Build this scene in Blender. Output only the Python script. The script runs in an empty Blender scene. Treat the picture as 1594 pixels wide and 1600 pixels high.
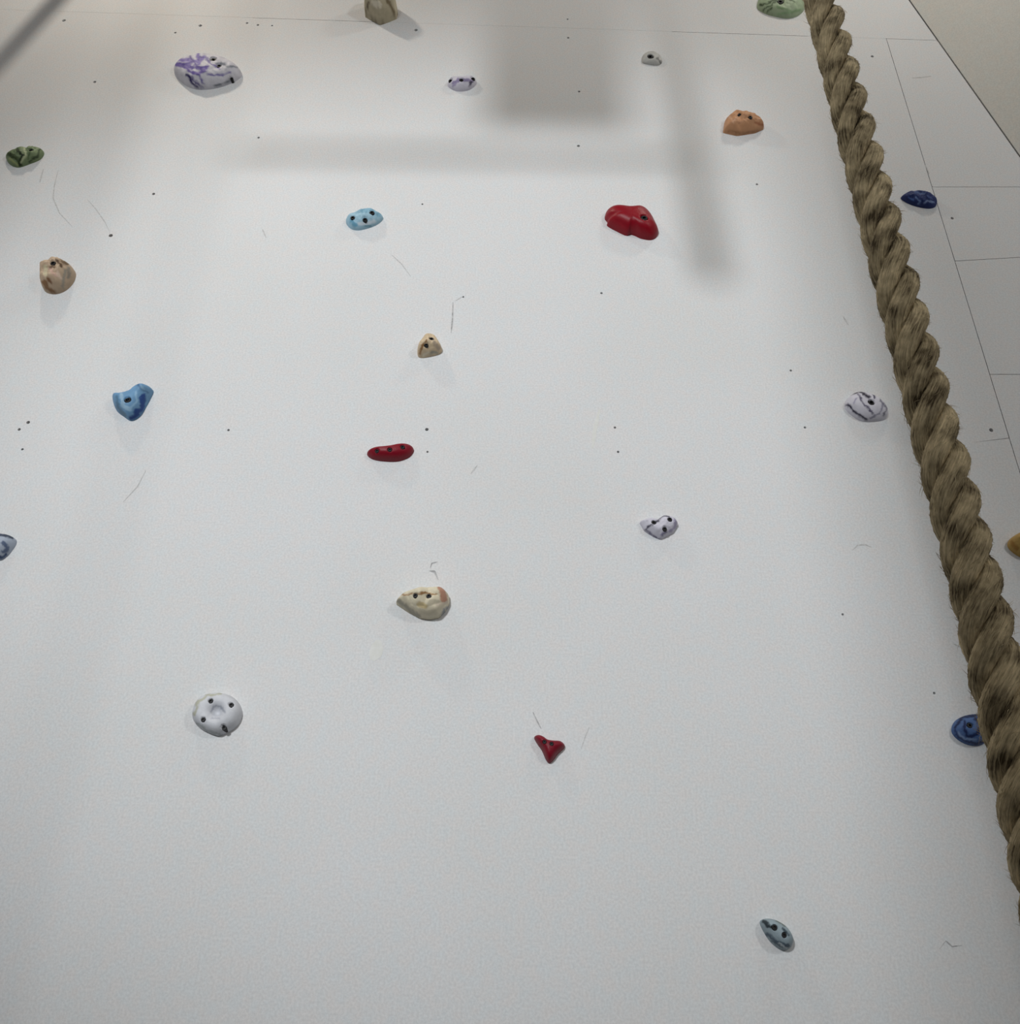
import bpy, bmesh, math, random
from mathutils import Vector, Matrix, noise

# ------------------------------------------------------------------ camera
W, H = 1594.0, 1600.0
F_PX = 1400.0
PITCH, ROLL = math.radians(29.5), math.radians(1.0)
CAM = Vector((0.0, 0.0, 1.6))
WALL_Y = 2.1
_R, _F, _U = Vector((1, 0, 0)), Vector((0, math.cos(PITCH), math.sin(PITCH))), Vector((0, -math.sin(PITCH), math.cos(PITCH)))
RIGHT = _R * math.cos(ROLL) + _U * math.sin(ROLL)
UP = _U * math.cos(ROLL) - _R * math.sin(ROLL)
scene = bpy.context.scene
col = scene.collection
cam_data = bpy.data.cameras.new('camera')
cam_data.sensor_fit = 'HORIZONTAL'
cam_data.sensor_width = 36.0
cam_data.lens = 36.0 * F_PX / W
cam_data.clip_start = 0.02
cam = bpy.data.objects.new('camera', cam_data)
m = Matrix((RIGHT, UP, -_F)).transposed().to_4x4()
m.translation = CAM
cam.matrix_world = m
col.objects.link(cam)
scene.camera = cam

# ------------------------------------------------------------------ light and exposure
world = bpy.data.worlds.new('hall_daylight')
scene.world = world
world.use_nodes = True
world.node_tree.nodes['Background'].inputs[0].default_value = (1.0, 0.985, 0.96, 1)
world.node_tree.nodes['Background'].inputs[1].default_value = 0.215


def area_light(name, loc, target, sx, sy, power, color):
    d = bpy.data.lights.new(name, 'AREA')
    d.shape = 'RECTANGLE'
    d.size, d.size_y, d.energy, d.color = sx, sy, power, color
    o = bpy.data.objects.new(name, d)
    o.location = loc
    o.rotation_euler = (Vector(target) - Vector(loc)).to_track_quat('-Z', 'Y').to_euler()
    col.objects.link(o)
    return o


L_FRONT = Vector((-1.94, -4.04, 3.94))
L_KEY = Vector((-1.75, 1.0, 6.15))
L_SIDE = Vector((4.2, -3.2, 4.4))


def spot_light(name, loc, target, angle, blend, radius, power, color):
    d = bpy.data.lights.new(name, 'SPOT')
    d.spot_size, d.spot_blend, d.shadow_soft_size, d.energy, d.color = math.radians(angle), blend, radius, power, color
    o = bpy.data.objects.new(name, d)
    o.location = loc
    o.rotation_euler = (Vector(target) - Vector(loc)).to_track_quat('-Z', 'Y').to_euler()
    col.objects.link(o)
    return o


spot_light('hall_spotlight', L_FRONT, (-0.20, 2.1, 3.04), 39.6, 0.84, 0.3, 1000, (0.95, 0.98, 1.0))
area_light('upper_light', L_KEY, (-0.6, 2.1, 3.4), 0.18, 0.10, 19, (1.0, 0.91, 0.78))
area_light('upper_light', (1.5, 0.9, 6.15), (0.6, 2.1, 3.6), 0.3, 0.2, 12, (1.0, 0.95, 0.86))  # unseen lamp added to brighten the upper right of the wall
area_light('side_window', L_SIDE, (-0.4, 2.1, 3.2), 0.35, 0.35, 66, (1.0, 0.99, 0.96))
scene.view_settings.view_transform = 'Standard'
scene.view_settings.look = 'None'
scene.view_settings.gamma = 1.0
scene.view_settings.use_curve_mapping = False
scene.view_settings.exposure = 0.0


# ------------------------------------------------------------------ pixel <-> place
def ray(px, py):
    return (_F + RIGHT * ((px - W / 2) / F_PX) + UP * ((H / 2 - py) / F_PX))


def on_wall(px, py, off=0.0):
    """Point of the climbing wall (or of a plane off metres in front of it) seen at a pixel."""
    d = ray(px, py)
    k = (WALL_Y - off - CAM.y) / d.y
    return CAM + d * k


def to_px(p):
    v = Vector(p) - CAM
    z = v.dot(_F)
    return (W / 2 + F_PX * v.dot(RIGHT) / z, H / 2 - F_PX * v.dot(UP) / z)


# ------------------------------------------------------------------ helpers
def tag(o, label=None, cat=None, group=None, kind=None):
    if label: o['label'] = label
    if cat: o['category'] = cat
    if group: o['group'] = group
    if kind: o['kind'] = kind
    return o


def link(name, mesh, mat=None, parent=None, smooth=False):
    o = bpy.data.objects.new(name, mesh)
    col.objects.link(o)
    if mat and not mesh.materials: mesh.materials.append(mat)
    if parent: o.parent = parent
    if smooth:
        mesh.polygons.foreach_set('use_smooth', [True] * len(mesh.polygons))
    return o


def empty(name, loc):
    o = bpy.data.objects.new(name, None)
    o.location = loc
    o.empty_display_size = 0.05
    col.objects.link(o)
    return o


def from_bm(name, bm):
    me = bpy.data.meshes.new(name)
    bm.normal_update()
    bm.to_mesh(me)
    bm.free()
    return me


def box_mesh(name, lo, hi, bevel=0.0):
    bm = bmesh.new()
    bmesh.ops.create_cube(bm, size=1.0)
    lo, hi = Vector(lo), Vector(hi)
    for v in bm.verts:
        v.co = Vector(((v.co[i] + 0.5) * (hi[i] - lo[i]) + lo[i]) for i in range(3))
    if bevel:
        bmesh.ops.bevel(bm, geom=list(bm.edges), offset=bevel, segments=2, affect='EDGES', profile=0.5)
    return from_bm(name, bm)


def bar_mesh(name, a, b, r, seg=16):
    """A round pipe with end caps from a to b."""
    a, b = Vector(a), Vector(b)
    bm = bmesh.new()
    bmesh.ops.create_cone(bm, cap_ends=True, segments=seg, radius1=r, radius2=r, depth=(b - a).length)
    q = (b - a).to_track_quat('Z', 'Y').to_matrix().to_4x4()
    q.translation = (a + b) / 2
    bm.transform(q)
    return from_bm(name, bm)


# ------------------------------------------------------------------ materials
def new_mat(name, rough=0.6):
    mt = bpy.data.materials.new(name)
    mt.use_nodes = True
    nt = mt.node_tree
    b = nt.nodes['Principled BSDF']
    b.inputs['Roughness'].default_value = rough
    b.inputs['Specular IOR Level'].default_value = 0.3
    return mt, nt, b


def nd(nt, t, **kw):
    n = nt.nodes.new(t)
    for k, v in kw.items():
        if k in n.inputs: n.inputs[k].default_value = v
        else: setattr(n, k, v)
    return n


def noisy(name, c1, c2, scale, rough=0.6, bump=0.0, bscale=None, detail=4.0, lo=0.3, hi=0.7, dist=0.002):
    mt, nt, b = new_mat(name, rough)
    tc = nd(nt, 'ShaderNodeTexCoord')
    nz = nd(nt, 'ShaderNodeTexNoise', Scale=scale, Detail=detail)
    nt.links.new(tc.outputs['Object'], nz.inputs['Vector'])
    rp = nd(nt, 'ShaderNodeValToRGB')
    rp.color_ramp.elements[0].position, rp.color_ramp.elements[1].position = lo, hi
    rp.color_ramp.elements[0].color, rp.color_ramp.elements[1].color = (*c1, 1), (*c2, 1)
    nt.links.new(nz.outputs['Fac'], rp.inputs['Fac'])
    nt.links.new(rp.outputs['Color'], b.inputs['Base Color'])
    if bump:
        bz = nd(nt, 'ShaderNodeTexNoise', Scale=bscale or scale * 4, Detail=6.0)
        nt.links.new(tc.outputs['Object'], bz.inputs['Vector'])
        bp = nd(nt, 'ShaderNodeBump', Strength=bump, Distance=dist)
        nt.links.new(bz.outputs['Fac'], bp.inputs['Height'])
        nt.links.new(bp.outputs['Normal'], b.inputs['Normal'])
    return mt


def paint_mat(name, base):
    """Gritty white wall paint: faint large blotches, finer mottling, sandy relief."""
    mt, nt, b = new_mat(name, 0.6)
    tc = nd(nt, 'ShaderNodeTexCoord')
    def mul(prev, scale, a, c, detail):
        nz = nd(nt, 'ShaderNodeTexNoise', Scale=scale, Detail=detail)
        nt.links.new(tc.outputs['Object'], nz.inputs['Vector'])
        rp = nd(nt, 'ShaderNodeValToRGB')
        rp.color_ramp.elements[0].position, rp.color_ramp.elements[1].position = 0.32, 0.68
        rp.color_ramp.elements[0].color, rp.color_ramp.elements[1].color = (*a, 1), (*c, 1)
        nt.links.new(nz.outputs['Fac'], rp.inputs['Fac'])
        mx = nd(nt, 'ShaderNodeMix', data_type='RGBA', blend_type='MULTIPLY')
        mx.inputs[0].default_value = 1.0
        if prev is None: mx.inputs[6].default_value = (*base, 1)
        else: nt.links.new(prev, mx.inputs[6])
        nt.links.new(rp.outputs['Color'], mx.inputs[7])
        return mx.outputs[2]
    c = mul(None, 1.7, (0.965, 0.965, 0.955), (1.0, 1.0, 1.0), 3.0)
    c = mul(c, 38.0, (0.955, 0.985, 1.0), (1.0, 0.975, 0.965), 2.0)
    c = mul(c, 190.0, (0.87, 0.87, 0.87), (1.0, 1.0, 1.0), 2.0)
    nt.links.new(c, b.inputs['Base Color'])
    bz = nd(nt, 'ShaderNodeTexNoise', Scale=320.0, Detail=3.0)
    nt.links.new(tc.outputs['Object'], bz.inputs['Vector'])
    bp = nd(nt, 'ShaderNodeBump', Strength=0.25, Distance=0.001)
    nt.links.new(bz.outputs['Fac'], bp.inputs['Height'])
    nt.links.new(bp.outputs['Normal'], b.inputs['Normal'])
    return mt


M_PAINT = paint_mat('white_gritty_paint', (0.74, 0.745, 0.755))
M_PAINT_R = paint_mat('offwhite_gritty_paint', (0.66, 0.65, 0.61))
M_BACK = noisy('dark_plywood_backing', (0.20, 0.195, 0.185), (0.27, 0.26, 0.25), 12)
M_CEIL = noisy('ceiling_paint', (0.36, 0.35, 0.33), (0.42, 0.41, 0.39), 6)
M_FLOOR = noisy('grey_mat_floor', (0.10, 0.11, 0.13), (0.13, 0.14, 0.16), 9, bump=0.2)
M_STEEL = noisy('painted_steel', (0.16, 0.15, 0.14), (0.21, 0.2, 0.19), 20, rough=0.45)
M_CONC = noisy('grey_concrete', (0.30, 0.30, 0.29), (0.38, 0.38, 0.36), 10, bump=0.3)
M_TIMBER = noisy('raw_timber', (0.28, 0.19, 0.11), (0.36, 0.26, 0.16), 14)
M_BOLT = noisy('black_bolt_steel', (0.006, 0.006, 0.007), (0.014, 0.014, 0.016), 200, rough=0.55)
M_SCUFF = noisy('grey_rubber_scuff', (0.42, 0.42, 0.42), (0.62, 0.62, 0.62), 140)
M_SCUFF_D = noisy('dark_rubber_scuff', (0.25, 0.25, 0.26), (0.6, 0.6, 0.6), 90)
M_CHALK = noisy('yellowish_smear', (0.655, 0.66, 0.625), (0.72, 0.725, 0.71), 60)

# ------------------------------------------------------------------ the setting
TOP_Z = 6.6
floor = tag(link('floor', box_mesh('floor', (-4.5, -4.5, -0.2), (4.5, 2.35, 0.0)), M_FLOOR), kind='structure')
ceil = tag(link('ceiling', box_mesh('ceiling', (-4.5, -4.5, TOP_Z), (4.5, 2.35, TOP_Z + 0.2)), M_CEIL), kind='structure')

PT = 0.018


def inset(poly, g):
    """Move every edge of a counter-clockwise or clockwise polygon inward by g."""
    n = len(poly)
    area = sum(poly[i][0] * poly[(i + 1) % n][1] - poly[(i + 1) % n][0] * poly[i][1] for i in range(n))
    sgn = 1 if area > 0 else -1
    lines = []
    for i in range(n):
        a, b = Vector(poly[i]), Vector(poly[(i + 1) % n])
        d = (b - a).normalized()
        nn = Vector((-d.y, d.x)) * sgn
        lines.append((a + nn * g, d))
    out = []
    for i in range(n):
        (p, d), (q, e) = lines[i - 1], lines[i]
        den = d.x * e.y - d.y * e.x
        t = ((q.x - p.x) * e.y - (q.y - p.y) * e.x) / den
        out.append(p + d * t)
    return out


def sheet_mesh(name, outline, holes, frame):
    """A flat board of thickness PT with an arbitrary outline and round drilled holes; frame maps (u, v, w) to the place."""
    cu = bpy.data.curves.new(name, 'CURVE')
    cu.dimensions = '2D'
    cu.fill_mode = 'BOTH'
    cu.extrude = PT / 2
    loops = [[tuple(p) for p in outline]]
    for (u, v, r) in holes:
        loops.append([(u + r * math.cos(k * math.tau / 14), v + r * math.sin(k * math.tau / 14)) for k in range(14)])
    for lp in loops:
        s = cu.splines.new('POLY')
        s.points.add(len(lp) - 1)
        for pt, (u, v) in zip(s.points, lp): pt.co = (u, v, 0, 1)
        s.use_cyclic_u = True
    tmp = bpy.data.objects.new(name, cu)
    col.objects.link(tmp)
    dg = bpy.context.evaluated_depsgraph_get()
    me = bpy.data.meshes.new_from_object(tmp.evaluated_get(dg))
    bpy.data.objects.remove(tmp)
    me.materials.clear()
    for v in me.vertices: v.co = frame(v.co.x, v.co.y, v.co.z)
    me.flip_normals() if me.polygons and sum(p.normal.y * p.area for p in me.polygons if abs(p.normal.y) > 0.5 and p.center.y < WALL_Y + PT / 2) > 0 else None
    return me


def front_frame(u, v, w): return Vector((u, WALL_Y + PT / 2 - w, v))


def xz(px, py):
    p = on_wall(px, py)
    return Vector((p.x, p.z))


def at_z(a, b, z): return a + (b - a) * ((z - a.y) / (b.y - a.y))
def at_x(a, b, x): return a + (b - a) * ((x - a.x) / (b.x - a.x))
def meet(a, b, c, d):
    r, s = b - a, d - c
    t = ((c.x - a.x) * s.y - (c.y - a.y) * s.x) / (r.x * s.y - r.y * s.x)
    return a + r * t


XL = -3.6
seam_a, seam_b = xz(400, 28), xz(1462, 63)           # long level joint near the top
vert_a, vert_b = xz(1385, 60), xz(1580, 693)         # upright joint behind the rope
edge_a, edge_b = xz(1420, 0), xz(1594, 246)          # slanted edge to the right-hand facet
S_L = at_x(seam_a, seam_b, XL)
S_V = meet(seam_a, seam_b, vert_a, vert_b)
S_E = meet(seam_a, seam_b, edge_a, edge_b)
E_T = at_z(edge_a, edge_b, TOP_Z)
E_B = at_z(edge_a, edge_b, 0.0)
V_B = at_z(vert_a, vert_b, 0.0)
GAP = 0.0010

wall_mesh = bpy.data.meshes.new('wall_front')
bmw = bmesh.new()
pts = [(XL - 0.1, 0.0), (E_B.x, 0.0), (E_T.x, TOP_Z), (XL - 0.1, TOP_Z)]
fr = [bmw.verts.new((x, WALL_Y + PT, z)) for x, z in pts]
bk = [bmw.verts.new((x, WALL_Y + 0.2, z)) for x, z in pts]
bmw.faces.new(fr)
bmw.faces.new(bk[::-1])
for i in range(4): bmw.faces.new((fr[i], bk[i], bk[(i + 1) % 4], fr[(i + 1) % 4]))
bmesh.ops.recalc_face_normals(bmw, faces=bmw.faces)
bmw.to_mesh(wall_mesh)
bmw.free()
wall = tag(link('wall_front', wall_mesh, M_BACK), 'white painted plywood climbing wall with drilled bolt holes', None, None, 'structure')

# drilled, unused bolt holes (pixel x, y, diameter in pixels)
HOLE_PX = [(667, 671, 7), (240, 303, 6), (173, 368, 8), (44, 660, 7), (30, 671, 6), (35, 702, 5), (100, 32, 7),
           (313, 40, 7), (148, 128, 6), (650, 47, 7), (904, 228, 6), (888, 59, 5), (1549, 672, 8), (1488, 341, 6),
           (1363, 88, 6), (940, 458, 5), (961, 668, 5), (966, 706, 5), (357, 672, 5), (1236, 579, 5), (1258, 668, 5),
           (403, 39, 5), (668, 706, 4), (274, 51, 5), (1183, 288, 5), (386, 36, 5), (905, 143, 5), (660, 319, 4), (1460, 1083, 5),
           (887, 30, 4), (425, 40, 4), (404, 215, 5), (1317, 960, 4), (724, 464, 4)]
holes = []
for hx, hy, hd in HOLE_PX:
    p = xz(hx, hy)
    e = xz(hx + hd / 2, hy)
    holes.append((p.x, p.y, max(0.0032, abs(e.x - p.x) * 0.82)))


def inside(poly, u, v):
    c = False
    n = len(poly)
    for i in range(n):
        a, b = poly[i], poly[i - 1]
        if (a[1] > v) != (b[1] > v) and u < (b[0] - a[0]) * (v - a[1]) / (b[1] - a[1]) + a[0]: c = not c
    return c


def panel(outline, notches=None):
    out = inset([tuple(p) for p in outline], GAP)
    if notches:
        out = notches(out)
    hs = [h for h in holes if inside(out, h[0], h[1])]
    return link('panel', sheet_mesh('panel', out, hs, front_frame), M_PAINT, wall)


panel([S_L, S_E, E_T, Vector((XL, TOP_Z))])


def main_notches(out):
    # two hairline joints that fade out part-way: slits sawn in from the left edge and from the upright joint
    l0, l1 = xz(0, 377.5), xz(52, 374)
    a = at_x(l0, l1, out[3].x if False else XL + GAP)
    g = 0.0011
    r1, r0 = xz(1515, 692), meet(xz(1515, 692), xz(1582, 684), vert_a, vert_b)
    d = (vert_b - vert_a).normalized()
    bl, br, tr, tl = out[0], out[1], out[2], out[3]
    rr = r0 + Vector((-GAP * 1.1, 0))
    return [bl, br, rr + Vector((0, -g)), r1, rr + Vector((0, g)), tr, tl, a + Vector((0, g)), l1, a + Vector((0, -g))]


panel([Vector((XL, 0)), V_B, S_V, S_L], main_notches)
cuts = [S_V, None]
levels = [(xz(1460, 292), xz(1535, 292)), (xz(1491, 408), xz(1594, 402)), (xz(1550, 585), xz(1594, 585))]
prev_l, prev_r = S_V, S_E
for a, b in levels:
    cl, cr = meet(a, b, vert_a, vert_b), meet(a, b, edge_a, edge_b)
    panel([cl, cr, prev_r, prev_l])
    prev_l, prev_r = cl, cr
panel([V_B, E_B, prev_r, prev_l])

# filler smoothed into the long joint where it disappears
sd = (seam_b - seam_a).normalized()
for x0, x1 in ((-140, 395), (600, 1050), (1262, 1384)):
    p, q = meet(seam_a, seam_b, xz(x0, -50), xz(x0, 150)), meet(seam_a, seam_b, xz(x1, -50), xz(x1, 150))
    nrm = Vector((-sd.y, sd.x)) * GAP * 1.02
    quad = [p - nrm, q - nrm, q + nrm, p + nrm]
    bm = bmesh.new()
    f0 = [bm.verts.new((v.x, WALL_Y + 0.0003, v.y)) for v in quad]
    b0 = [bm.verts.new((v.x, WALL_Y + 0.012, v.y)) for v in quad]
    bm.faces.new(f0)
    for i in range(4): bm.faces.new((f0[i], b0[i], b0[(i + 1) % 4], f0[(i + 1) % 4]))
    bmesh.ops.recalc_face_normals(bm, faces=bm.faces)
    link('joint_filler', from_bm('joint_filler', bm), M_PAINT, wall)

# right-hand facet, hinged on the slanted edge and turned a little towards the room
h0, h1 = Vector((E_B.x, WALL_Y, 0.0)), Vector((E_T.x, WALL_Y, TOP_Z))
hd = (h1 - h0).normalized()
side = Vector((hd.z, 0, -hd.x))
ang = math.radians(30)
sv = side * math.cos(ang) + Vector((0, -1, 0)) * math.sin(ang)
nv = hd.cross(sv)
if nv.y > 0: nv = -nv
# corner points: hinge, then out to the right; clipped to the room height
g = 0.004
q = [h0 + sv * g, h1 + sv * g, h1 + sv * 3.2, h0 + sv * 3.2]
bm = bmesh.new()
f0 = [bm.verts.new(v) for v in q]
b0 = [bm.verts.new(v - nv * 0.05) for v in q]
bm.faces.new(f0)
bm.faces.new(b0[::-1])
for i in range(4): bm.faces.new((f0[i], b0[i], b0[(i + 1) % 4], f0[(i + 1) % 4]))
bmesh.ops.bisect_plane(bm, geom=bm.verts[:] + bm.edges[:] + bm.faces[:], plane_co=(0, 0, 0.0), plane_no=(0, 0, -1), clear_outer=True)
bmesh.ops.bisect_plane(bm, geom=bm.verts[:] + bm.edges[:] + bm.faces[:], plane_co=(0, 0, TOP_Z), plane_no=(0, 0, 1), clear_outer=True)
bmesh.ops.recalc_face_normals(bm, faces=bm.faces)
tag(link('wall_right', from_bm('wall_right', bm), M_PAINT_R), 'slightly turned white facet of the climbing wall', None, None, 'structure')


# scuffs, scratches and smears left on the paint: thin flat marks following a drawn line
def scuff(name, pts, w_px, mat, lift=0.0004):
    dense = []
    for i in range(len(pts) - 1):
        for k in range(6):
            t = k / 6
            dense.append((pts[i][0] * (1 - t) + pts[i + 1][0] * t, pts[i][1] * (1 - t) + pts[i + 1][1] * t))
    dense.append(pts[-1])
    n = len(dense)
    bm = bmesh.new()
    rows = []
    for i, (x, y) in enumerate(dense):
        x0, y0 = dense[max(0, i - 1)]
        x1, y1 = dense[min(n - 1, i + 1)]
        dx, dy = x1 - x0, y1 - y0
        L = math.hypot(dx, dy) or 1
        wob = 0.55 + 0.45 * noise.noise((x * 0.11, y * 0.11, 3.1))
        ww = w_px * 0.5 * (0.25 + 0.75 * math.sin(math.pi * min(1, max(0, (i + 0.5) / n)))) * (0.6 + wob * 0.6)
        a, b = on_wall(x - dy / L * ww, y + dx / L * ww), on_wall(x + dy / L * ww, y - dx / L * ww)
        row = [bm.verts.new(a + Vector((0, 0.0002, 0))), bm.verts.new(a + Vector((0, -lift, 0))),
               bm.verts.new(b + Vector((0, -lift, 0))), bm.verts.new(b + Vector((0, 0.0002, 0)))]
        rows.append(row)
    for i in range(n - 1):
        for k in range(3):
            bm.faces.new((rows[i][k], rows[i + 1][k], rows[i + 1][k + 1], rows[i][k + 1]))
    bmesh.ops.recalc_face_normals(bm, faces=bm.faces)
    return link(name, from_bm(name, bm), mat, wall)


for pts, w, mt in [
    ([(91, 266), (85, 290), (83, 310), (93, 333), (113, 354)], 2.0, M_SCUFF),
    ([(137, 312), (150, 327), (164, 347), (172, 364)], 1.8, M_SCUFF),
    ([(68, 264), (62, 285)], 2.5, M_SCUFF),
    ([(708, 472), (707, 500), (705, 520)], 2.6, M_SCUFF_D),
    ([(722, 464), (712, 470)], 1.6, M_SCUFF),
    ([(672, 888), (675, 880), (684, 878)], 2.0, M_SCUFF_D),
    ([(671, 892), (679, 893), (685, 906)], 3.4, M_SCUFF_D),
    ([(833, 1113), (840, 1128), (846, 1139)], 2.2, M_SCUFF_D),
    ([(921, 1136), (915, 1150), (908, 1170)], 1.6, M_SCUFF),
    ([(1332, 860), (1340, 852), (1352, 851), (1362, 855)], 2.6, M_SCUFF),
    ([(410, 358), (416, 372)], 2.6, M_SCUFF),
    ([(612, 398), (628, 413), (642, 432)], 1.6, M_SCUFF),
    ([(228, 735), (215, 760), (192, 785)], 2.0, M_SCUFF),
    ([(746, 727), (736, 740)], 2.4, M_SCUFF),
    ([(1490, 1006), (1504, 1012), (1514, 1045)], 2.0, M_SCUFF),
    ([(1468, 1483), (1478, 1470), (1488, 1479), (1503, 1477)], 2.0, M_SCUFF_D),
    ([(1425, 122), (1440, 121), (1455, 119)], 1.6, M_SCUFF),
    ([(1318, 495), (1326, 508)], 2.5, M_SCUFF),
    ([(1446, 258), (1452, 272)], 1.8, M_SCUFF),
    ([(937, 640), (930, 670), (926, 700)], 7.0, M_CHALK),
    ([(592, 1000), (588, 1018), (582, 1032)], 22.0, M_CHALK),
]:
    scuff('scuff_mark', pts, w, mt)


# ------------------------------------------------------------------ climbing holds
def smooth_loop(pts, n, sharp):
    m_ = len(pts)
    out = []
    if sharp:
        per = [math.dist(pts[i], pts[(i + 1) % m_]) for i in range(m_)]
        tot = sum(per)
        for k in range(n):
            t = k / n * tot
            i = 0
            while t > per[i]:
                t -= per[i]
                i += 1
            f = t / per[i]
            a, b = pts[i], pts[(i + 1) % m_]
            out.append((a[0] + (b[0] - a[0]) * f, a[1] + (b[1] - a[1]) * f))
        for _ in range(2):
            out = [tuple((out[i - 1][c] + 2 * out[i][c] + out[(i + 1) % n][c]) / 4 for c in (0, 1)) for i in range(n)]
        return out
    for k in range(n):
        t = k / n * m_
        i, f = int(t), t - int(t)
        p0, p1, p2, p3 = pts[i - 1], pts[i], pts[(i + 1) % m_], pts[(i + 2) % m_]
        out.append(tuple(0.5 * (2 * p1[c] + (p2[c] - p0[c]) * f + (2 * p0[c] - 5 * p1[c] + 4 * p2[c] - p3[c]) * f * f
                                + (3 * p1[c] - p0[c] - 3 * p2[c] + p3[c]) * f ** 3) for c in (0, 1)))
    return out


def seg_dist(p, a, b):
    ax, ay, bx, by = *a, *b
    dx, dy = bx - ax, by - ay
    L = dx * dx + dy * dy
    t = 0 if L == 0 else max(0, min(1, ((p[0] - ax) * dx + (p[1] - ay) * dy) / L))
    return math.hypot(p[0] - ax - t * dx, p[1] - ay - t * dy)


def lin(c): return tuple(((v / 255 + 0.055) / 1.055) ** 2.4 if v > 10 else v / 255 / 12.92 for v in c)


def hold_mat(name, rough, vary, scale):
    mt, nt, b = new_mat(name, rough)
    at = nd(nt, 'ShaderNodeAttribute', attribute_name='resin')
    tc = nd(nt, 'ShaderNodeTexCoord')
    nz = nd(nt, 'ShaderNodeTexNoise', Scale=scale, Detail=5.0)
    nt.links.new(tc.outputs['Object'], nz.inputs['Vector'])
    rp = nd(nt, 'ShaderNodeValToRGB')
    rp.color_ramp.elements[0].position, rp.color_ramp.elements[1].position = 0.3, 0.7
    rp.color_ramp.elements[0].color = (1 - vary, 1 - vary, 1 - vary, 1)
    rp.color_ramp.elements[1].color = (1, 1, 1, 1)
    nt.links.new(nz.outputs['Fac'], rp.inputs['Fac'])
    mx = nd(nt, 'ShaderNodeMix', data_type='RGBA', blend_type='MULTIPLY')
    mx.inputs[0].default_value = 1.0
    nt.links.new(at.outputs['Color'], mx.inputs[6])
    nt.links.new(rp.outputs['Color'], mx.inputs[7])
    nt.links.new(mx.outputs[2], b.inputs['Base Color'])
    bz = nd(nt, 'ShaderNodeTexNoise', Scale=260.0, Detail=5.0)
    nt.links.new(tc.outputs['Object'], bz.inputs['Vector'])
    bp = nd(nt, 'ShaderNodeBump', Strength=0.35, Distance=0.0015)
    nt.links.new(bz.outputs['Fac'], bp.inputs['Height'])
    nt.links.new(bp.outputs['Normal'], b.inputs['Normal'])
    return mt


def bolt_mesh(r, depth):
    """Cap screw head with a hexagonal socket; local z points out of the wall."""
    bm = bmesh.new()
    n = 24
    def ringv(rad, z, k=None):
        out = []
        for i in range(n):
            a = i * math.tau / n
            rr = rad
            if k:  # hexagon
                s = (a % (math.tau / 6)) - math.pi / 6
                rr = rad * math.cos(math.pi / 6) / math.cos(s)
            out.append(bm.verts.new((rr * math.cos(a), rr * math.sin(a), z)))
        return out
    rings = [ringv(r, -depth), ringv(r, -r * 0.15), ringv(r * 0.86, 0), ringv(r * 0.56, 0, 1), ringv(r * 0.54, -r * 0.6, 1)]
    for a, b in zip(rings, rings[1:]):
        for i in range(n): bm.faces.new((a[i], a[(i + 1) % n], b[(i + 1) % n], b[i]))
    bm.faces.new(rings[0][::-1])
    bm.faces.new(rings[-1])
    return from_bm('bolt', bm)


NSEG, NRING = 112, 34
HOLDS = []


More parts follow.
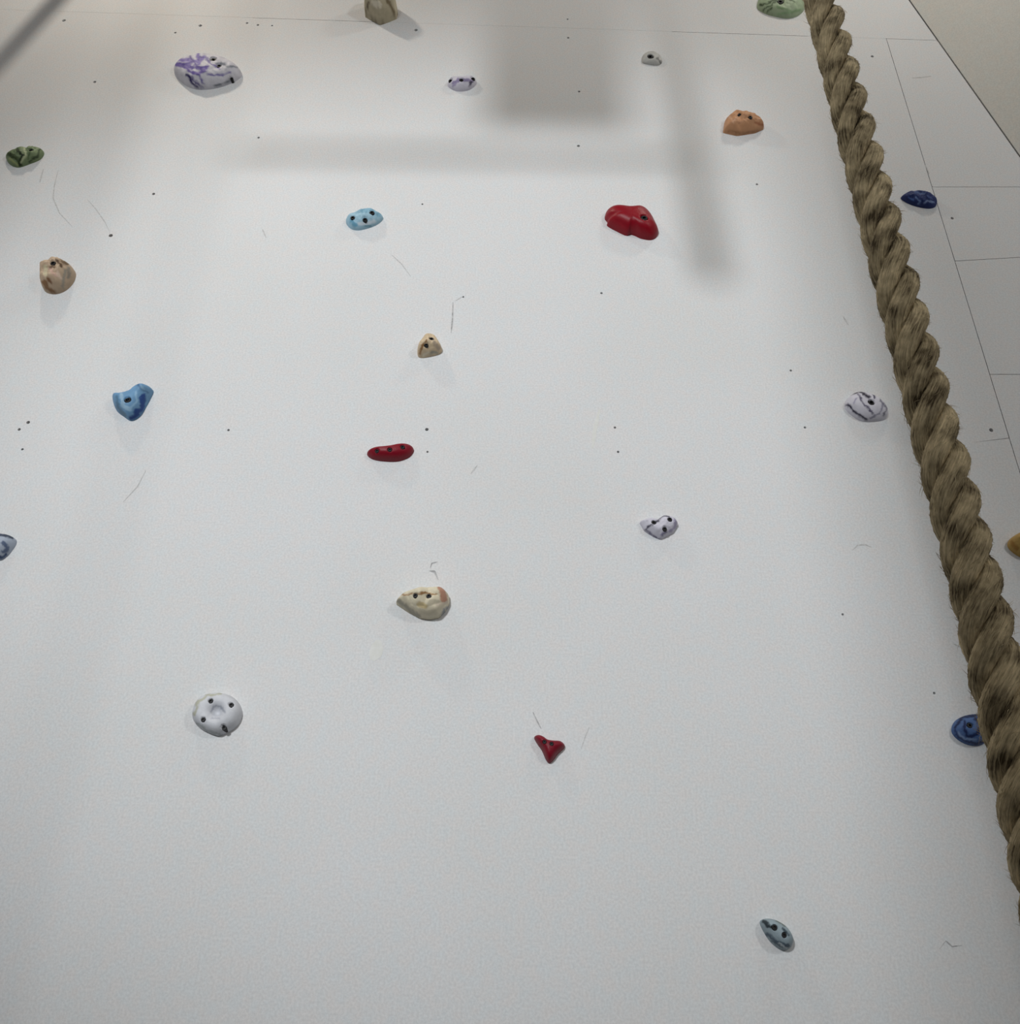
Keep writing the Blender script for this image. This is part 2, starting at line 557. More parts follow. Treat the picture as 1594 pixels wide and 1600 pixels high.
def hold(label, outline, depth, base, strokes=(), bolts=(), bolt_r=4.2, sharp=False, pw=3.0, rock=0.0, rock_s=30.0, lumps=(),
         rough=0.55, vary=0.18, scale=40.0, facet=False, center=None, dish=(), seed=1.0):
    """One bolted-on hold. outline/strokes/bolts are read off in pixels and turned into metres on the wall."""
    loop = smooth_loop(outline, NSEG, sharp)
    ys = [p[1] for p in loop]
    y0, y1 = min(ys), max(ys)
    base_pts = []
    for (x, y) in loop:                                  # the upper rim is seen past the bulge: set it that much lower
        p = on_wall(x, y, 0.6 * depth * (y1 - y) / (y1 - y0))
        base_pts.append(Vector((p.x, p.z)))
    c = sum(base_pts, Vector((0, 0))) / NSEG
    if center:
        pc = on_wall(*center, depth * 0.5)
        c = Vector((pc.x, pc.z))
    size = max((p - c).length for p in base_pts)
    L = []
    for (x, y, r, hgt) in lumps:
        p, e = on_wall(x, y, depth * 0.6), on_wall(x + r, y, depth * 0.6)
        L.append((p.x, p.z, abs(e.x - p.x), hgt))

    def height(s, u, v):
        hgt = depth * max(0.0, 1 - s ** pw) ** 0.55
        for (lx, lz, lr, lh) in L:
            d = math.hypot(u - lx, v - lz) / lr
            if d < 2.2: hgt += lh * math.exp(-d * d * 1.6) * min(1, (1 - s) * 5)
        if rock:
            q = Vector((u * rock_s, v * rock_s, seed * 7.3))
            if facet:
                f = noise.voronoi(q, distance_metric='DISTANCE')[0]
                nval = f[1] - f[0] - 0.35
            else:
                nval = noise.fractal(q, 1.0, 2.0, 4)
            hgt += rock * nval * min(1, (1 - s) * 4)
        return max(hgt, 0.0008 if s < 0.999 else 0)

    # bolts: world position of each head, on the surface
    bl = []
    for (x, y, *rr) in bolts:
        hh = depth * 0.8
        for _ in range(6):
            p = on_wall(x, y, hh)
            # fraction along the spoke through this point
            d = Vector((p.x, p.z)) - c
            best = min(base_pts, key=lambda bp: -((bp - c).normalized().dot(d.normalized())) if d.length > 1e-6 else 0)
            s = min(0.97, d.length / (best - c).length)
            hh = hh * 0.3 + height(s, p.x, p.z) * 0.7
        e = on_wall(x + (rr[0] if rr else bolt_r), y, hh)
        bl.append((p.x, p.z, abs(e.x - p.x), hh))

    verts, cols = [], []
    rows = [(1.0, 0.0)] + [(1.0 - (k / NRING) ** 1.15, None) for k in range(1, NRING)]
    for s, _h in rows:
        for bp in base_pts:
            u, v = c.x + (bp.x - c.x) * s, c.y + (bp.y - c.y) * s
            hgt = 0.0 if _h == 0.0 else height(s, u, v)
            for (bx, bz, br, bh) in bl:
                d = math.hypot(u - bx, v - bz)
                if d < br * 1.12: hgt = min(hgt, max(0.002, bh - br * 1.1))
            verts.append(Vector((u, -hgt, v)))
    verts.append(Vector((c.x, -height(0, c.x, c.y), c.y)))
    org = Vector((c.x, WALL_Y, c.y))
    faces = []
    for k in range(len(rows) - 1):
        for i in range(NSEG):
            j = (i + 1) % NSEG
            faces.append((k * NSEG + i, k * NSEG + j, (k + 1) * NSEG + j, (k + 1) * NSEG + i))
    last = (len(rows) - 1) * NSEG
    for i in range(NSEG): faces.append((last + i, last + (i + 1) % NSEG, len(verts) - 1))
    me = bpy.data.meshes.new('hold_body')
    me.from_pydata([(v.x - c.x, v.y, v.z - c.y) for v in verts], [], faces)
    bm = bmesh.new()
    bm.from_mesh(me)
    bmesh.ops.recalc_face_normals(bm, faces=bm.faces)
    if sum(f.normal.y * f.calc_area() for f in bm.faces) > 0: bmesh.ops.reverse_faces(bm, faces=bm.faces)
    bm.to_mesh(me)
    bm.free()
    base_l = lin(base)
    ca = me.color_attributes.new('resin', 'FLOAT_COLOR', 'POINT')
    st = [([tuple(q_) for q_ in s_[0]], s_[1], lin(s_[2])) for s_ in strokes]
    flat = []
    for v in verts:
        px = to_px((v.x, WALL_Y + v.y, v.z))
        wx = noise.noise((px[0] * 0.09, px[1] * 0.09, seed)) * 2.6 + noise.noise((px[0] * 0.3, px[1] * 0.3, seed)) * 1.6
        wy = noise.noise((px[0] * 0.09, px[1] * 0.09, seed + 9)) * 2.6 + noise.noise((px[0] * 0.3, px[1] * 0.3, seed + 9)) * 1.6
        wk = 1 + 0.55 * noise.noise((px[0] * 0.14, px[1] * 0.14, seed + 3))
        pq = (px[0] + wx, px[1] + wy)
        cc = base_l
        for pts, w, scol in st:
            if len(pts) == 1: d = math.dist(pq, pts[0])
            else: d = min(seg_dist(pq, pts[i], pts[i + 1]) for i in range(len(pts) - 1))
            a = max(0.0, min(1.0, (w * 0.5 * wk + 1.2 - d) / 2.4))
            if a > 0: cc = tuple(cc[i] * (1 - a) + scol[i] * a for i in range(3))
        flat += [*cc, 1.0]
    ca.data.foreach_set('color', flat)
    root = empty('climbing_hold', org)
    tag(root, label, 'climbing hold', 'holds bolted to the white wall')
    body = link('hold_body', me, hold_mat('resin_' + str(len(HOLDS)), rough, vary, scale), root, smooth=True)
    for (bx, bz, br, bh) in bl:
        b = link('bolt', bolt_mesh(br, min(0.02, bh - 0.001)), M_BOLT, root)
        b.location = Vector((bx - c.x, -(bh - br * 0.3), bz - c.y))
        b.rotation_euler = (math.pi / 2, 0, 0)
    HOLDS.append(root)
    return root


PUR, LIL, WHT = (84, 66, 140), (150, 138, 190), (214, 212, 220)
hold('large oval white hold marbled with purple streaks, upper left of the wall',
     [(270, 106), (282, 89), (308, 82), (343, 85), (366, 97), (377, 112), (364, 126), (340, 137), (308, 140), (284, 127)], 0.05, WHT,
     [([(272, 100), (290, 105), (297, 112), (310, 116), (320, 110), (324, 104)], 5, (110, 92, 165)),
      ([(280, 92), (300, 96), (312, 97), (318, 88)], 6, (140, 125, 190)), ([(310, 84), (310, 100)], 4, (120, 104, 175)),
      ([(292, 117), (302, 130), (310, 138)], 4, (50, 42, 95)), ([(300, 116), (312, 118), (318, 132)], 3, (90, 76, 150)),
      ([(325, 115), (345, 117), (360, 114)], 2.6, (120, 112, 165)), ([(335, 136), (350, 130), (362, 122)], 3, (110, 115, 125)),
      ([(345, 98), (356, 104), (370, 106)], 2.4, (130, 135, 145)), ([(283, 99), (300, 106)], 6, LIL), ([(276, 98), (292, 100), (306, 106), (322, 106)], 5, (104, 88, 162)), ([(296, 88), (304, 100), (318, 112)], 3.5, (92, 76, 150)), ([(322, 90), (330, 100), (342, 108)], 3, (126, 116, 170)), ([(300, 122), (318, 138)], 3, (70, 58, 120))],
     [(333, 92, 5), (342, 102, 3.5), (361, 119, 3.8)], seed=1, rock=0.006, rock_s=25, pw=4)
hold('small green hold with dark marbled bands at the left edge of the photo',
     [(8, 243), (19, 234), (44, 230), (60, 227), (66, 234), (61, 246), (46, 255), (29, 262), (15, 256)], 0.035, (118, 134, 98),
     [([(12, 240), (24, 246), (32, 256)], 6, (52, 66, 34)), ([(28, 234), (36, 242), (30, 258)], 5, (30, 44, 18)),
      ([(38, 232), (40, 244), (34, 254)], 3.2, (176, 184, 146)), ([(46, 236), (44, 248)], 3, (80, 98, 62)),
      ([(63, 232), (58, 244), (47, 253)], 3, (48, 62, 36)), ([(16, 250), (26, 256)], 4, (150, 160, 110))],
     [(48, 234, 3.0)], seed=2, rock=0.006, rock_s=40)
hold('pale blue hold with three black bolts, upper middle of the wall',
     [(540, 342), (551, 331), (576, 323), (593, 330), (598, 338), (586, 351), (562, 360), (547, 356)], 0.035, (160, 196, 214),
     [([(548, 346), (556, 352)], 6, (110, 164, 190)), ([(560, 328), (580, 328), (592, 336)], 5, (128, 172, 194)),
      ([(562, 350), (585, 346)], 5, (206, 220, 230)), ([(572, 353), (580, 352)], 3, (104, 150, 170))],
     [(551, 339, 3.6), (581, 331, 3.8), (570, 342, 3.8)], seed=3, rock=0.006, rock_s=35)
hold('little white lilac-tinged hold with three bolts in a row under the dark shadow',
     [(699, 129), (704, 121), (722, 120), (741, 118), (744, 128), (733, 140), (716, 143), (704, 137)], 0.03, (205, 202, 214),
     [([(707, 129), (722, 126), (738, 126)], 5, (140, 130, 165)), ([(737, 129), (735, 132)], 5, (60, 55, 80)), ([(708, 134), (716, 128)], 3, (150, 140, 175))],
     [(704, 125, 3.2), (721, 124, 3.2), (739, 122, 3.2)], seed=4, rock=0.004)
hold('tiny white knob with a single big bolt at the top of the wall',
     [(1003, 95), (1006, 83), (1018, 78), (1031, 84), (1035, 95), (1030, 102), (1018, 102), (1006, 99)], 0.016, (190, 190, 186),
     [([(1029, 91), (1034, 99)], 4, (120, 120, 118))], [(1017, 87, 5)], seed=5, rock=0.003)  # grey right rim: the knob's shaded side put into its colour
hold('terracotta orange hold with two bolts, left of the rope near the top',
     [(1130, 206), (1134, 183), (1144, 173), (1160, 172), (1176, 177), (1192, 185), (1195, 198), (1180, 207), (1152, 213)], 0.05, (196, 146, 108),
     [([(1138, 180), (1146, 190), (1154, 180)], 3, (216, 172, 140)), ([(1182, 192), (1192, 194)], 5, (168, 112, 80)), ([(1140, 206), (1160, 209), (1185, 205)], 4, (168, 122, 86))],
     [(1156, 178, 2.8), (1173, 182, 3.0)], seed=6, rock=0.010, rock_s=30, sharp=True)
hold('white and green striped round hold cut by the top edge beside the rope',
     [(1184, 8), (1190, -12), (1210, -26), (1236, -26), (1252, -14), (1260, 6), (1250, 22), (1232, 29), (1212, 26), (1194, 19)], 0.04, (172, 190, 158),
     [([(1188, 8), (1200, 4), (1212, 0)], 2.4, (50, 70, 44)), ([(1192, 16), (1203, 8), (1214, 2)], 2.4, (50, 70, 44)), ([(1198, 20), (1206, 12)], 2.2, (60, 80, 50)),
      ([(1228, -4), (1242, 4)], 2.4, (60, 84, 52)), ([(1215, 10), (1236, 18), (1250, 16)], 4, (140, 168, 128)), ([(1204, -8), (1216, -14)], 3, (60, 84, 52)),
      ([(1216, 22), (1232, 20)], 3, (150, 182, 140))],
     [(1220, 1, 5)], seed=7, rock=0.004)
RED, DRED = (134, 1, 24), (96, 0, 14)
hold('big glossy red hold with a notched underside, upper right of centre',
     [(946, 333), (949, 322), (960, 317), (984, 320), (1006, 319), (1018, 330), (1026, 349), (1029, 364), (1019, 375), (1003, 373), (992, 367), (985, 365), (979, 367),
      (965, 359), (950, 348), (950, 341)], 0.055, RED,
     [([(950, 338), (962, 346), (976, 355)], 4, (140, 4, 26))], [(1007, 339, 5.5)], seed=8, rough=0.42, vary=0.08, lumps=[(1012, 355, 18, 0.004)])
hold('navy blue oval hold with pale flecks right of the rope',
     [(1410, 304), (1424, 296), (1445, 298), (1461, 307), (1465, 316), (1460, 324), (1448, 326), (1430, 321), (1416, 313)], 0.03, (30, 48, 104),
     [([(1420, 308), (1426, 312)], 3.5, (76, 104, 164)), ([(1432, 308), (1438, 314), (1434, 318)], 3, (110, 134, 184)), ([(1444, 318), (1450, 314), (1458, 316)], 2.6, (130, 150, 192)),
      ([(1430, 300), (1445, 302)], 2.4, (90, 112, 160)), ([(1450, 306), (1456, 310)], 2, (80, 104, 160))],
     [], seed=9, rock=0.006, rock_s=45)
hold('brown and beige knobbly jug near the left edge, below the green hold',
     [(63, 426), (69, 410), (84, 402), (103, 405), (113, 418), (111, 438), (100, 454), (84, 460), (68, 452)], 0.065, (196, 172, 146),
     [([(68, 440), (76, 452), (86, 456)], 7, (140, 104, 72)), ([(96, 408), (106, 412)], 7, (120, 98, 74)), ([(78, 420), (88, 430)], 5, (206, 172, 156)), ([(70, 416), (72, 430)], 5, (208, 196, 164)),
      ([(102, 424), (98, 446)], 5, (160, 152, 138)), ([(76, 418), (84, 416)], 3, (110, 84, 62)), ([(90, 424), (94, 436)], 4, (214, 190, 170)), ([(74, 434), (80, 442)], 4, (128, 92, 66)), ([(88, 406), (96, 416)], 4, (92, 70, 50)), ([(108, 420), (106, 434)], 5, (150, 140, 126))],
     [(82, 410, 4.2)], seed=10, rock=0.012, rock_s=32, pw=3.6)
hold('small cream pebble hold with two bolts, middle of the wall',
     [(652, 548), (657, 532), (668, 521), (680, 523), (690, 541), (687, 551), (672, 557), (656, 559)], 0.046, (214, 192, 160),
     [([(656, 552), (660, 540), (666, 532)], 3.5, (150, 112, 72)), ([(676, 530), (686, 544)], 5, (188, 170, 148)), ([(662, 556), (668, 550)], 3, (232, 220, 196)),
      ([(672, 552), (684, 550)], 4, (170, 166, 152))],
     [(674, 529, 3.6), (666, 538, 3.4)], seed=11, rock=0.008, rock_s=40, pw=3.4)
hold('pear-shaped sky blue hold with one bolt, left side of the wall',
     [(174, 617), (184, 615), (196, 612), (208, 606), (215, 598), (225, 595), (235, 602), (233, 613), (227, 630), (219, 649), (206, 658), (194, 651), (180, 638)], 0.05, (112, 156, 194),
     [([(182, 619), (184, 636), (196, 650)], 4.5, (92, 128, 156)), ([(190, 618), (192, 634), (204, 640)], 6, (156, 190, 216)), ([(224, 620), (221, 638), (206, 654)], 8, (34, 72, 138)),
      ([(213, 612), (214, 626), (204, 640)], 3, (150, 188, 218)), ([(222, 604), (224, 608)], 5, (140, 176, 204)), ([(214, 602), (230, 614)], 2, (70, 110, 150))],
     [(199, 624, 5)], seed=12, lumps=[(224, 606, 9, 0.010)], center=(203, 630))
hold('dark red banana-shaped hold with three bolts in the middle of the wall',
     [(573, 708), (577, 702), (592, 700), (612, 697), (632, 692), (643, 693), (646, 701), (639, 713), (622, 721), (600, 721), (582, 717)], 0.035, (130, 5, 30),
     [], [(589, 704, 3.2), (609, 702, 3.4), (629, 698, 3.4)], seed=13, rough=0.45, vary=0.1)
hold('white oval hold with black curved stripes, left of the rope',
     [(1322, 632), (1328, 617), (1340, 609), (1358, 612), (1378, 624), (1388, 640), (1384, 654), (1366, 659), (1346, 658), (1330, 646)], 0.04, (216, 214, 224),
     [([(1323, 633), (1332, 640), (1344, 650), (1354, 656)], 4, (36, 32, 58)), ([(1330, 616), (1342, 611), (1352, 616), (1358, 622)], 3.6, (52, 50, 66)), ([(1341, 616), (1350, 630), (1364, 646)], 2.6, (84, 80, 104)),
      ([(1376, 624), (1386, 638), (1380, 650)], 2.2, (90, 90, 108)), ([(1380, 632), (1374, 646), (1360, 652)], 2.2, (120, 118, 140)), ([(1364, 616), (1366, 621)], 4, (80, 78, 100)),
      ([(1340, 622), (1334, 630)], 2, (150, 146, 175))],
     [(1362, 628, 5)], seed=14)
hold('grey-blue banded hold cut by the left edge of the photo',
     [(22, 846), (20, 838), (8, 832), (-10, 831), (-24, 842), (-27, 856), (-16, 871), (0, 876), (10, 869), (17, 858)], 0.035, (170, 180, 196),
     [([(-10, 836), (8, 836), (20, 841)], 4.5, (46, 58, 80)), ([(4, 848), (12, 856), (4, 862)], 6, (92, 106, 134)), ([(-8, 870), (4, 871), (10, 866)], 4.5, (60, 80, 118)), ([(-20, 850), (-6, 858)], 5, (92, 106, 134))],
     [(-6, 852, 4)], seed=15)
hold('angular white hold with lilac edges and three bolts, right of centre',
     [(1000, 812), (1012, 808), (1026, 812), (1040, 803), (1056, 806), (1061, 816), (1052, 832), (1032, 844), (1020, 838), (1007, 828)], 0.035, (212, 210, 222),
     [([(1008, 827), (1022, 817), (1036, 806), (1050, 804)], 2.8, (62, 60, 78)), ([(1010, 828), (1020, 837), (1031, 843)], 3, (120, 116, 140)), ([(1056, 810), (1056, 822), (1046, 830)], 4, (170, 164, 190)),
      ([(1034, 836), (1040, 832)], 4, (140, 136, 165))],
     [(1022, 816, 3.6), (1047, 811, 3.6), (1039, 826, 3.6)], seed=16, sharp=True, rock=0.006, rock_s=35)
hold('cream angular hold with a pinkish right side and two bolts, lower middle',
     [(617, 939), (626, 927), (645, 918), (672, 915), (692, 914), (701, 924), (702, 938), (697, 952), (686, 966), (672, 969), (655, 966), (636, 954)], 0.065, (224, 214, 188),
     [([(690, 918), (694, 936)], 10, (188, 142, 118)), ([(622, 938), (638, 950), (654, 964)], 6, (172, 166, 148)), ([(655, 944), (665, 948)], 9, (206, 188, 146)), ([(628, 930), (648, 928), (668, 927), (682, 928)], 2.6, (150, 112, 72)),
      ([(684, 944), (698, 942)], 5, (214, 200, 180)), ([(690, 962), (698, 950)], 5, (150, 154, 160))],
     [(649, 930, 3.8), (670, 931, 3.8)], seed=17, sharp=True, rock=0.018, rock_s=24, pw=4, facet=True)
hold('round white ring hold with four bolts and a dimple, lower left',
     [(300, 1114), (306, 1094), (320, 1083), (340, 1080), (360, 1085), (373, 1099), (377, 1117), (369, 1135), (352, 1147), (340, 1150), (318, 1141), (304, 1129)], 0.04, (212, 214, 220),
     [([(303, 1118), (308, 1099), (324, 1086), (344, 1083)], 4, (186, 186, 170)), ([(306, 1128), (322, 1141), (346, 1149)], 4, (172, 178, 180)),
      ([(328, 1112), (334, 1104), (346, 1104), (351, 1113)], 3, (168, 172, 182)), ([(330, 1122), (342, 1124)], 2.4, (186, 188, 198))],
     [(329, 1095, 3.6), (361, 1101, 3.8), (317, 1124, 3.6), (350, 1137, 3.8)], seed=18, lumps=[(340, 1113, 12, -0.020)], pw=6)
hold('small dark red three-pointed hold above the bottom of the wall',
     [(835, 1150), (840, 1146), (847, 1148), (855, 1154), (866, 1156), (877, 1157), (883, 1163), (881, 1169), (872, 1178), (864, 1189), (858, 1193), (853, 1187), (847, 1172), (840, 1161)], 0.03, (122, 7, 32),
     [], [(851, 1159, 3.0), (862, 1162, 3.0)], seed=19, rough=0.45, vary=0.1, center=(858, 1166))
hold('round blue hold with dark swirled rings peeping out beside the rope',
     [(1490, 1139), (1497, 1124), (1512, 1115), (1532, 1113), (1547, 1122), (1553, 1140), (1546, 1156), (1530, 1165), (1510, 1163), (1495, 1152)], 0.04, (82, 112, 164),
     [([(1494, 1136), (1500, 1124), (1514, 1118), (1534, 1117), (1542, 1126)], 4.5, (24, 42, 86)), ([(1498, 1150), (1510, 1160), (1528, 1162), (1542, 1154)], 4.5, (30, 50, 98)),
      ([(1508, 1128), (1506, 1140), (1514, 1150), (1528, 1146), (1534, 1132), (1524, 1124)], 5, (26, 44, 92)), ([(1496, 1144), (1508, 1154), (1526, 1156)], 3, (140, 164, 204)), ([(1546, 1134), (1540, 1150)], 3, (140, 164, 204)),
      ([(1493, 1140), (1496, 1148)], 4, (36, 58, 108))],
     [(1516, 1133, 4)], seed=20)
hold('grey-teal oval hold with two bolts at the bottom of the wall',
     [(1191, 1441), (1199, 1434), (1214, 1436), (1230, 1447), (1239, 1464), (1237, 1478), (1226, 1485), (1212, 1479), (1200, 1464)], 0.04, (150, 166, 174),
     [([(1193, 1440), (1202, 1448), (1210, 1452)], 5, (44, 56, 62)), ([(1200, 1460), (1214, 1472), (1232, 1478)], 5, (76, 94, 108)), ([(1216, 1438), (1228, 1448)], 4, (112, 124, 122)),
      ([(1206, 1470), (1222, 1480)], 2.5, (70, 88, 100)), ([(1224, 1452), (1232, 1460)], 3, (60, 76, 86)), ([(1218, 1474), (1230, 1482)], 2.4, (190, 200, 204))],
     [(1211, 1449, 4.2), (1226, 1461, 4)], seed=21)
hold('yellow ochre hold just peeping in at the right edge of the photo',
     [(1579, 850), (1585, 836), (1600, 828), (1618, 834), (1628, 850), (1620, 866), (1602, 873), (1587, 864)], 0.05, (196, 160, 92),
     [([(1582, 846), (1590, 858)], 5, (170, 126, 60))], [(1604, 846, 4)], seed=22, rock=0.01)
hold('blocky beige jug hold cut by the top edge of the photo',
     [(569, 18), (572, 2), (580, -14), (600, -20), (614, -8), (621, 10), (619, 24), (606, 33), (594, 40), (582, 30)], 0.10, (186, 176, 150),
     [([(570, 18), (582, 30), (594, 38), (606, 32)], 4, (110, 100, 82)), ([(606, 2), (616, 18), (619, 24)], 6, (130, 116, 90)), ([(584, 4), (592, 8)], 9, (222, 214, 194)), ([(572, 14), (578, 4)], 3, (104, 92, 74))],  # pale face, dark lower and right edges: facet shading put into the colour
     [(596, -8, 4)], seed=23, sharp=True, rock=0.008, rock_s=20, pw=7)

# ------------------------------------------------------------------ the rope
ROPE_R = 0.0205
rope_top, rope_bot = 5.76, 0.45


def rope_center(z):
    # hangs nearly plumb, with the loose lower end swinging slightly inwards
    k = max(0.0, 1.95 - z)
    return Vector((0.374 - 0.030 * k * k / (0.3 + k) * 1.6, 0.65, z))


def rope_mat(name, dark, light):
    mt, nt, b = new_mat(name, 0.85)
    tc = nd(nt, 'ShaderNodeTexCoord')
    uv = nd(nt, 'ShaderNodeUVMap')
    mp = nd(nt, 'ShaderNodeMapping')
    mp.inputs['Scale'].default_value = (34.0, 5.0, 1.0)
    nt.links.new(uv.outputs['UV'], mp.inputs['Vector'])
    n1 = nd(nt, 'ShaderNodeTexNoise', Scale=1.0, Detail=5.0, Roughness=0.65)
    nt.links.new(mp.outputs['Vector'], n1.inputs['Vector'])
    n2 = nd(nt, 'ShaderNodeTexNoise', Scale=45.0, Detail=3.0)
    nt.links.new(tc.outputs['Object'], n2.inputs['Vector'])
    add = nd(nt, 'ShaderNodeMath', operation='ADD')
    nt.links.new(n1.outputs['Fac'], add.inputs[0])
    nt.links.new(n2.outputs['Fac'], add.inputs[1])
    hf = nd(nt, 'ShaderNodeMath', operation='MULTIPLY')
    hf.inputs[1].default_value = 0.5
    nt.links.new(add.outputs[0], hf.inputs[0])
    rp = nd(nt, 'ShaderNodeValToRGB')
    rp.color_ramp.elements[0].position, rp.color_ramp.elements[1].position = 0.38, 0.66
    rp.color_ramp.elements[0].color, rp.color_ramp.elements[1].color = (*dark, 1), (*light, 1)
    nt.links.new(hf.outputs[0], rp.inputs['Fac'])
    nt.links.new(rp.outputs['Color'], b.inputs['Base Color'])
    bp = nd(nt, 'ShaderNodeBump', Strength=1.0, Distance=0.0034)
    nt.links.new(n1.outputs['Fac'], bp.inputs['Height'])
    nt.links.new(bp.outputs['Normal'], b.inputs['Normal'])
    return mt


M_ROPE = rope_mat('manila_rope', (0.060, 0.040, 0.015), (0.88, 0.71, 0.43))
M_FIBRE = noisy('manila_fibre', (0.28, 0.21, 0.12), (0.60, 0.50, 0.32), 30, rough=0.8)
rope = empty('climbing_rope', (rope_center(rope_bot).x, 0.65, rope_bot))
tag(rope, 'thick twisted three-strand manila rope hanging in front of the wall', 'rope')
ORG = Vector(rope.location)
PITCH_LEN = 2.62 * 2 * ROPE_R
SR = ROPE_R * 0.452
OFFR = ROPE_R - SR * 0.97
STEPS = int((rope_top - rope_bot) / PITCH_LEN * 22)
AROUND = 40


def lay_angle(z):
    # the lay is tighter at the loose lower end and opens up towards the top
    z0, z1, m0, m1 = 1.8, 2.5, 0.92, 1.40
    k = (m1 - m0) / (z1 - z0)
    if z <= z0: t = (z - z0) / m0
    elif z <= z1: t = math.log(1 + k * (z - z0) / m0) / k
    else: t = math.log(m1 / m0) / k + (z - z1) / m1
    return t / PITCH_LEN * math.tau


def strand_frame(j, z):
    a = lay_angle(z) + j * math.tau / 3 + 0.9
    c = rope_center(z)
    wob = 1 + 0.05 * noise.noise((z * 14, j * 5.0, 0.3))
    p = c + Vector((math.cos(a), math.sin(a), 0)) * OFFR * wob
    t = Vector((-math.sin(a) * OFFR * math.tau / PITCH_LEN, math.cos(a) * OFFR * math.tau / PITCH_LEN, 1)).normalized()
    n_ = Vector((math.cos(a), math.sin(a), 0))
    b_ = t.cross(n_).normalized()
    return p, t, n_, b_


for j in range(3):
    verts, faces, uvs = [], [], []
    for i in range(STEPS + 1):
        z = rope_bot + (rope_top - rope_bot) * i / STEPS
        p, t, n_, b_ = strand_frame(j, z)
        fat = 1 + 0.05 * noise.noise((z * 22, j * 9.0, 2.0))
        for k in range(AROUND):
            th = k * math.tau / AROUND
            yarn = abs(math.cos((th + (z - rope_bot) * 46) * 4.5))          # nine yarns laid the other way
            r = SR * fat * (0.90 + 0.14 * math.sqrt(yarn)) + 0.00035 * noise.noise((th * 3, z * 120, j * 3.0))
            verts.append(p + n_ * (math.cos(th) * r * 1.0) + b_ * (math.sin(th) * r * 1.07) - ORG)
    for i in range(STEPS):
        for k in range(AROUND):
            k2 = (k + 1) % AROUND
            faces.append((i * AROUND + k, i * AROUND + k2, (i + 1) * AROUND + k2, (i + 1) * AROUND + k))
            for (ii, kk) in ((i, k), (i, k + 1), (i + 1, k + 1), (i + 1, k)):
                zz = (rope_top - rope_bot) * ii / STEPS
                uvs += [kk / AROUND + zz * 46 / math.tau, zz * 10]
    faces.append(tuple(range(AROUND))[::-1])
    uvs += [0.0] * (2 * AROUND)
    faces.append(tuple(STEPS * AROUND + k for k in range(AROUND)))
    uvs += [0.0] * (2 * AROUND)
    me = bpy.data.meshes.new('strand')
    me.from_pydata([tuple(v) for v in verts], [], faces)
    ul = me.uv_layers.new(name='UVMap')
    ul.data.foreach_set('uv', uvs)
    link('strand', me, M_ROPE, rope, smooth=True)

# stray fibres: thousands of short hairs lying along and sticking out of the strands
rng = random.Random(5)
verts, faces = [], []
for _ in range(9000):
    z = rng.uniform(1.3, 3.2)
    j = rng.randrange(3)
    p, t, n_, b_ = strand_frame(j, z)
    th = rng.uniform(-1.7, 1.7)
    out = n_ * math.cos(th) + b_ * math.sin(th)
    base = p + out * SR * 0.97
    tw = (t * rng.choice((1, 1, -1)) - out.cross(t) * 0.45).normalized()
    Lh = rng.uniform(0.004, 0.012)
    lift = rng.uniform(0.02, 0.32) ** 1.3 if rng.random() < 0.93 else rng.uniform(0.3, 0.7)
    d = (tw + out * lift + Vector((rng.gauss(0, .12), rng.gauss(0, .12), rng.gauss(0, .12)))).normalized()
    w = rng.uniform(0.00011, 0.00024)
    sidev = d.cross(out).normalized() * w
    upv = d.cross(sidev).normalized() * w
    mid = base + d * Lh * 0.5 + out * 0.0004
    tip = base + d * Lh + Vector((0, 0, -1)) * Lh * rng.uniform(0, .15)
    i0 = len(verts)
    for c_, f_ in ((base, 1), (mid, 0.85)):
        verts += [c_ + sidev * f_ - ORG, c_ - sidev * f_ * .5 + upv * f_ - ORG, c_ - sidev * f_ * .5 - upv * f_ - ORG]
    verts.append(tip - ORG)
    for k in range(3):
        k2 = (k + 1) % 3
        faces.append((i0 + k, i0 + k2, i0 + 3 + k2, i0 + 3 + k))
        faces.append((i0 + 3 + k, i0 + 3 + k2, i0 + 6))
me = bpy.data.meshes.new('loose_fibre')
me.from_pydata([tuple(v) for v in verts], [], faces)
tag(link('loose_fibre', me, M_FIBRE, rope), kind='stuff')

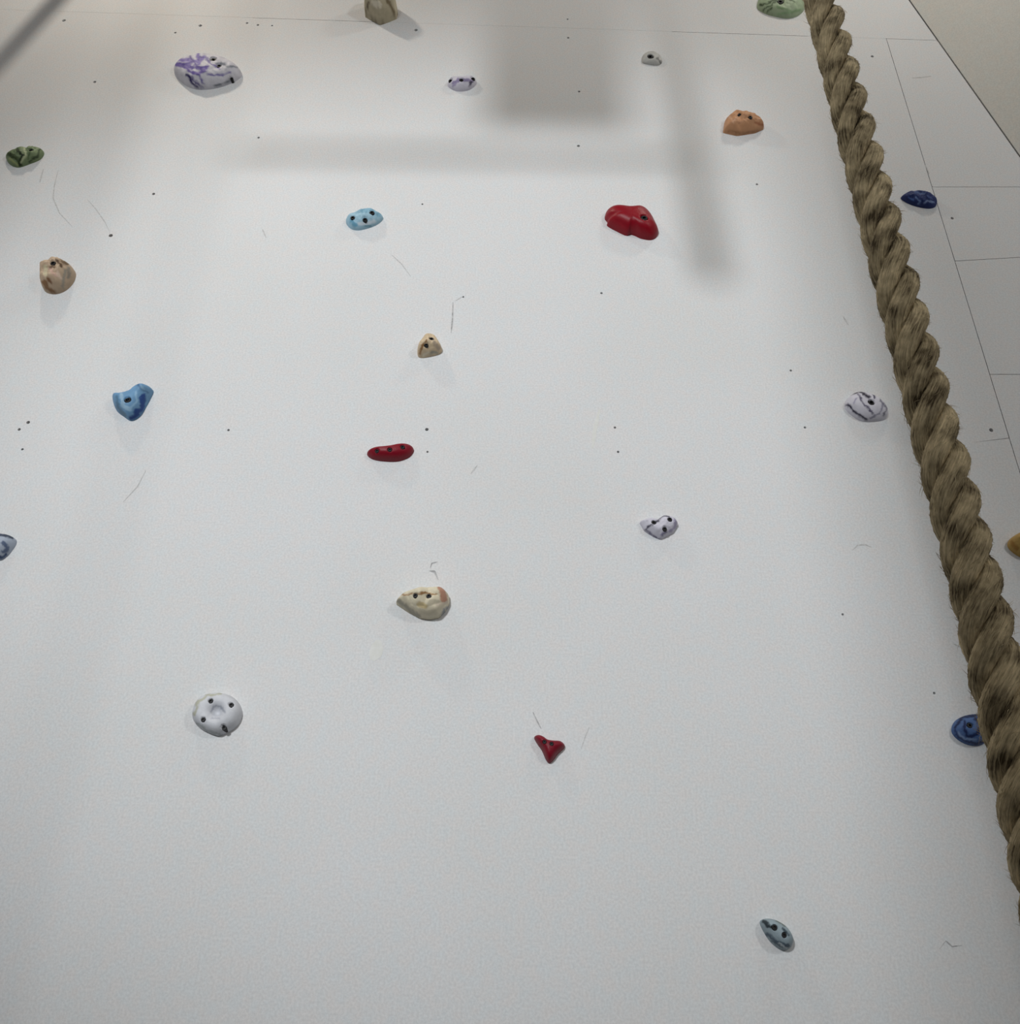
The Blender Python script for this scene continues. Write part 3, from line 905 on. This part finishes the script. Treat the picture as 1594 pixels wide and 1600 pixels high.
# ------------------------------------------------------------------ overhead joist, and unseen pieces added to shade the wall
def toward(px, py, y, light=L_FRONT):
    """Point at depth y on the line from a lamp to the spot of wall seen at a pixel."""
    w_ = on_wall(px, py)
    k = (y - light.y) / (w_.y - light.y)
    return light + (w_ - light) * k


# timber joist that carries the rope
tag(link('trim_1', box_mesh('trim_1', (-4.0, 0.57, 5.76), (4.0, 0.73, 5.98), 0.006), M_TIMBER), kind='structure')
for x in (-2.6, 2.6):
    tag(link('trim_2', box_mesh('trim_2', (x - 0.05, 0.6, 5.98), (x + 0.05, 0.7, TOP_Z), 0.004), M_TIMBER), kind='structure')

YO = 0.5
a0, a1 = toward(755, 195, YO), toward(985, 195, YO)  # unseen board, added for the broad shadow at the top middle
bulk = empty('shade_board', (a0.x, YO, a0.z))
tag(bulk, 'unseen timber board added to shade the top middle of the wall', 'board')
link('board', box_mesh('board', (0, -0.012, 0), (a1.x - a0.x, 0.012, TOP_Z - a0.z), 0.003), M_TIMBER, bulk)
b0_, b1_ = toward(360, 236, 0.45), toward(1120, 246, 0.45)  # unseen bar, added to cast the faint level shadow
tag(link('shade_bar', bar_mesh('shade_bar', b0_, b1_, 0.021), M_STEEL), 'unseen steel bar added to shade a level band of the wall', 'bar')
c0, c1 = toward(1116, 440, 0.72), toward(1038, -60, 0.72)  # unseen pole, added to cast the upright shadow
c2 = c0 + (c1 - c0) * ((TOP_Z - c0.z) / (c1.z - c0.z))
tag(link('shade_pole', bar_mesh('shade_pole', c0, c2, 0.036), M_STEEL), 'unseen steel pole added to shade an upright band of the wall', 'pole')
d0, d1 = toward(-160, 270, 1.8, L_KEY), toward(92, -4, 1.8, L_KEY)  # unseen slanted pole, added to cast the corner shadow
d2 = d0 + (d1 - d0) * 1.35
tag(link('shade_brace', bar_mesh('shade_brace', d0, d2, 0.03), M_STEEL), 'unseen slanted steel pole added to shade the upper left of the wall', 'pole')

# unseen square column, added behind the viewer; it keeps the spotlight off the right end of the wall
tag(link('shade_column', box_mesh('shade_column', (-0.46, -1.45, 0.0), (0.35, -1.0, TOP_Z), 0.01), M_CONC), 'unseen grey column added behind the viewer to shade the right end of the wall', 'column')
